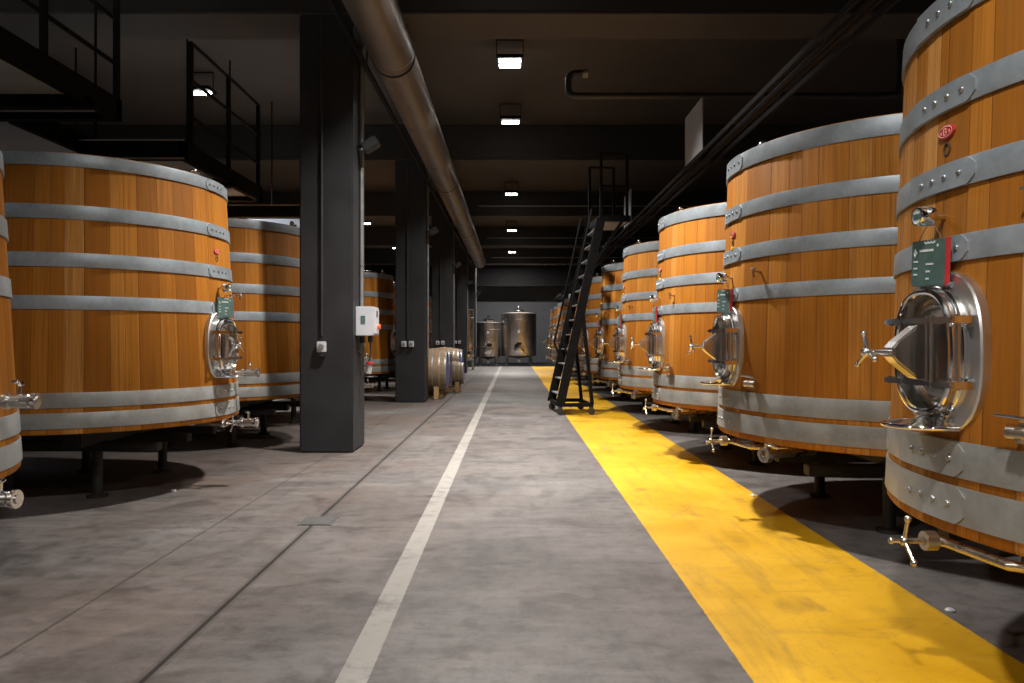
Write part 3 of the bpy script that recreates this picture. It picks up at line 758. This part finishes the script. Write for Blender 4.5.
# ------------------------------------------------------------------ stainless tanks by the far wall
def tank(r, leg, top, lab, x, y, rz=0):
    o = empty('steel_tank', (x, y, .05), rz); tag(o, lab, 'tank', 'stainless steel tanks')
    MB().lathe([(.08, leg - .10), (r * .97, leg + .02), (r, leg + .06), (r, top - .04), (r + .015, top - .035), (r + .015, top - .01), (r * .98, top), (r * .5, top + .05), (.02, top + .07)], 48).build('shell', 'tank_steel', o, 40)
    for z in (leg + .45, top - .35): MB().lathe([(r, z - .02), (r + .012, z - .015), (r + .012, z + .015), (r, z + .02)], 48, cap=False).build('stiffener_band', 'tank_steel', o)
    b = MB(); b.lathe([(.26, top + .02), (.26, top + .12), (.28, top + .13), (.27, top + .16), (.12, top + .20), (.03, top + .21)], 28); b.cyl((0, 0, top + .2), (0, 0, top + .3), .03, 10); b.ball((0, 0, top + .31), .06); b.build('top_lid', 'polished_steel', o)
    for k in range(4):
        a = pi / 4 + pi / 2 * k
        b = MB(); p = Vector((r * .93 * cos(a), r * .93 * sin(a), 0)); b.beam(p + Vector((0, 0, leg + .22)), p * 1.04 + Vector((0, 0, .03)), .11, .09, (cos(a), sin(a), 0)); b.lathe([(.08, 0), (.08, .025), (.03, .035)], 14, tuple(p * 1.04)); b.build('leg', 'tank_steel', o, 0)
    M = Matrix.Translation((0, -r, leg + .42)) @ Matrix.Rotation(pi, 4, 'Z')
    b = MB(); b.M = M; b.loft([oval(.25, .30, 32, 2.2, -.08), oval(.25, .30, 32, 2.2, .05), oval(.22, .27, 32, 2.2, .055), oval(.21, .26, 32, 2.2, .03), oval(.05, .07, 32, 2, .06)]); d = b.build('manway_door', 'polished_steel', o)
    b = MB(); b.M = M; b.box((-.25, .06, -.02), (.25, .09, .02)); b.cyl((0, .06, 0), (0, .2, 0), .02, 10)
    for k in range(3): a = radians(90 + 120 * k); b.tube([(0, .19, 0), (.12 * cos(a), .2, .12 * sin(a))], .014, 8)
    b.build('star_handle', 'polished_steel', d)
    b = MB(); b.cyl((.35 * r, -r * .93, leg + .12), (.36 * r, -r - .18, leg + .12), .035, 12); b.box((.36 * r - .05, -r - .16, leg + .15), (.36 * r + .05, -r - .12, leg + .19)); b.build('sample_valve', 'polished_steel', o)
    b = MB(); b.cyl((0, 0, leg - .08), (0, 0, leg - .2), .05, 12); b.tube([(0, 0, leg - .2), (0, -r * .5, leg - .22), (0, -r * .98, leg - .22)], .04, 12); b.lathe([(.03, -r * .99), (.07, -r * .99), (.07, -r * .99 + .04), (.03, -r * .99 + .04)], 14, (0, 0, leg - .22), 'y'); b.build('drain_valve', 'polished_steel', o)
    b = MB(); b.box((-.06, -r - .02, leg + 1.15), (.06, -r + .02, leg + 1.27)); b.build('nameplate', 'white_plastic', o, 0, .004)
    return o
tank(.88, .42, 2.55, 'widest stainless steel tank, standing at the end of the aisle', .29, 37.0)
tank(.60, .38, 2.08, 'low narrow stainless steel tank between the two larger tanks', -1.22, 36.8)
tank(.90, .40, 2.55, 'stainless steel tank standing behind the small barrels and the fourth column', -2.58, 31.6, radians(50)).location.z = 0

# ------------------------------------------------------------------ floor drain and white glint discs
dr = empty('floor_drain', (-1.345, 5.12, 0)); tag(dr, 'small square steel drain cover set in the floor joint', 'drain cover')
MB().box((-.115, -.125, .0), (.115, .125, .004)).build('frame', 'cast_cover', dr, 0)
MB().box((-.10, -.11, .003), (.10, .11, .007)).build('cover', 'cast_cover', dr, 0, .002)
for k, (x, y, lab) in enumerate(((-2.82, 6.15, 'second vat behind the columns'), (1.93, 5.95, 'second vat along the yellow strip'), (2.02, 3.42, 'first vat along the yellow strip'))):
    b = MB(); b.lathe([(.022, 0), (.022, .006), (.014, .012), (.001, .013)], 14, (x, y, 0))  # raised white disc standing in for a small reflection on the floor
    tag(b.build('floor_glint', 'white_plastic'), 'small white disc for a floor glint by the %s' % lab, 'floor glint', 'white floor glints')

# ------------------------------------------------------------------ lamps
LIGHT_P = 210
def lamp(x, y, lab, bars=1, power=LIGHT_P, grp='ceiling lamps over the aisle', spread=108):
    o = empty('ceiling_lamp', (x, y, 5.25)); tag(o, lab, 'lamp', grp)
    MB().box((-.19, -.15, .03), (.19, .15, .09)).build('housing', 'black_steel', o, 0, .01)
    b = MB(); b.box((-.196, -.008, .04), (-.184, .008, .35)); b.box((.184, -.008, .04), (.196, .008, .35)); b.box((-.196, -.008, .338), (.196, .008, .35)); b.build('bracket', 'black_steel', o, 0)
    for k in range(bars):
        yy = 0 if bars == 1 else (-.10 + .20 * k)
        MB().box((-.155, yy - .03, -.012), (.155, yy + .03, .032)).build('tube', 'lamp', o, 0, .004)
    l = bpy.data.lights.new('lamp_light', 'AREA'); l.shape = 'RECTANGLE'; l.size = .31; l.size_y = .26; l.energy = power; l.spread = radians(spread); l.color = (1, .955, .90)
    lo = bpy.data.objects.new('lamp_light', l); COL.objects.link(lo); lo.parent = o; lo.location = (0, 0, -.03)
AL = [(-6.4, 1), (.25, 1), (6.93, 1), (10.7, 2), (13.6, 1), (20.3, 1), (27.0, 1), (33.6, 1), (36.3, 1)]  # last one is added, hidden by a beam, to brighten the far wall
LN = ['behind the camera position', 'above the near end of the aisle', 'just out of view before the first beam', 'twin-tube, beside the upturned pipe bend', 'single-tube, before the second beam', 'before the third beam', 'before the fourth beam', 'before the fifth beam', 'added above the steel tanks to light the far wall']
for (y, n), t in zip(AL, LN): lamp(-.045, y, 'ceiling lamp over the aisle, ' + t, n, LIGHT_P * (.55 if y == 10.7 else .95 if y == 6.93 else 1.3 if y == 36.3 else .65 if y < 3 else .46), spread=175 if y == 36.3 else 150 if y < 3 else 112)
for k, y in enumerate((-1.4, 12.0, 18.7, 25.4, 32.1)):
    lamp(-5.05, y, 'ceiling lamp over the vats behind the columns, %s from the near end' % ORD[k], 1, LIGHT_P * (1.2 if y < 0 else .55), 'ceiling lamps over the vats', 150 if y < 0 else 112)

lamp(-6.3, 4.4, 'ceiling lamp above the wide steel platform', 1, LIGHT_P * .7, 'ceiling lamps over the vats')
for (x, y), t in zip(((4.6, -1.4), (5.2, 3.2), (9.3, 10.5)), ('near the camera end', 'beside the first vat', 'at the side wall')):  # unseen lamps added as fill for the vats and the floor gaps
    lamp(x, y, 'added fill lamp behind the vats along the yellow strip, ' + t, 1, LIGHT_P * .5, 'ceiling lamps over the vats', 150)

# ------------------------------------------------------------------ world and view
w = bpy.data.worlds.new('World'); S.world = w; w.use_nodes = True
w.node_tree.nodes['Background'].inputs[0].default_value = (.02, .02, .022, 1)
S.view_settings.view_transform = 'Standard'; S.view_settings.look = 'None'
S.view_settings.gamma = 1; S.view_settings.use_curve_mapping = False
S.view_settings.exposure = 0.80
S.cycles.use_denoising = True
S.cycles.max_bounces = 10; S.cycles.diffuse_bounces = 6; S.cycles.glossy_bounces = 5
S.cycles.sample_clamp_indirect = 6
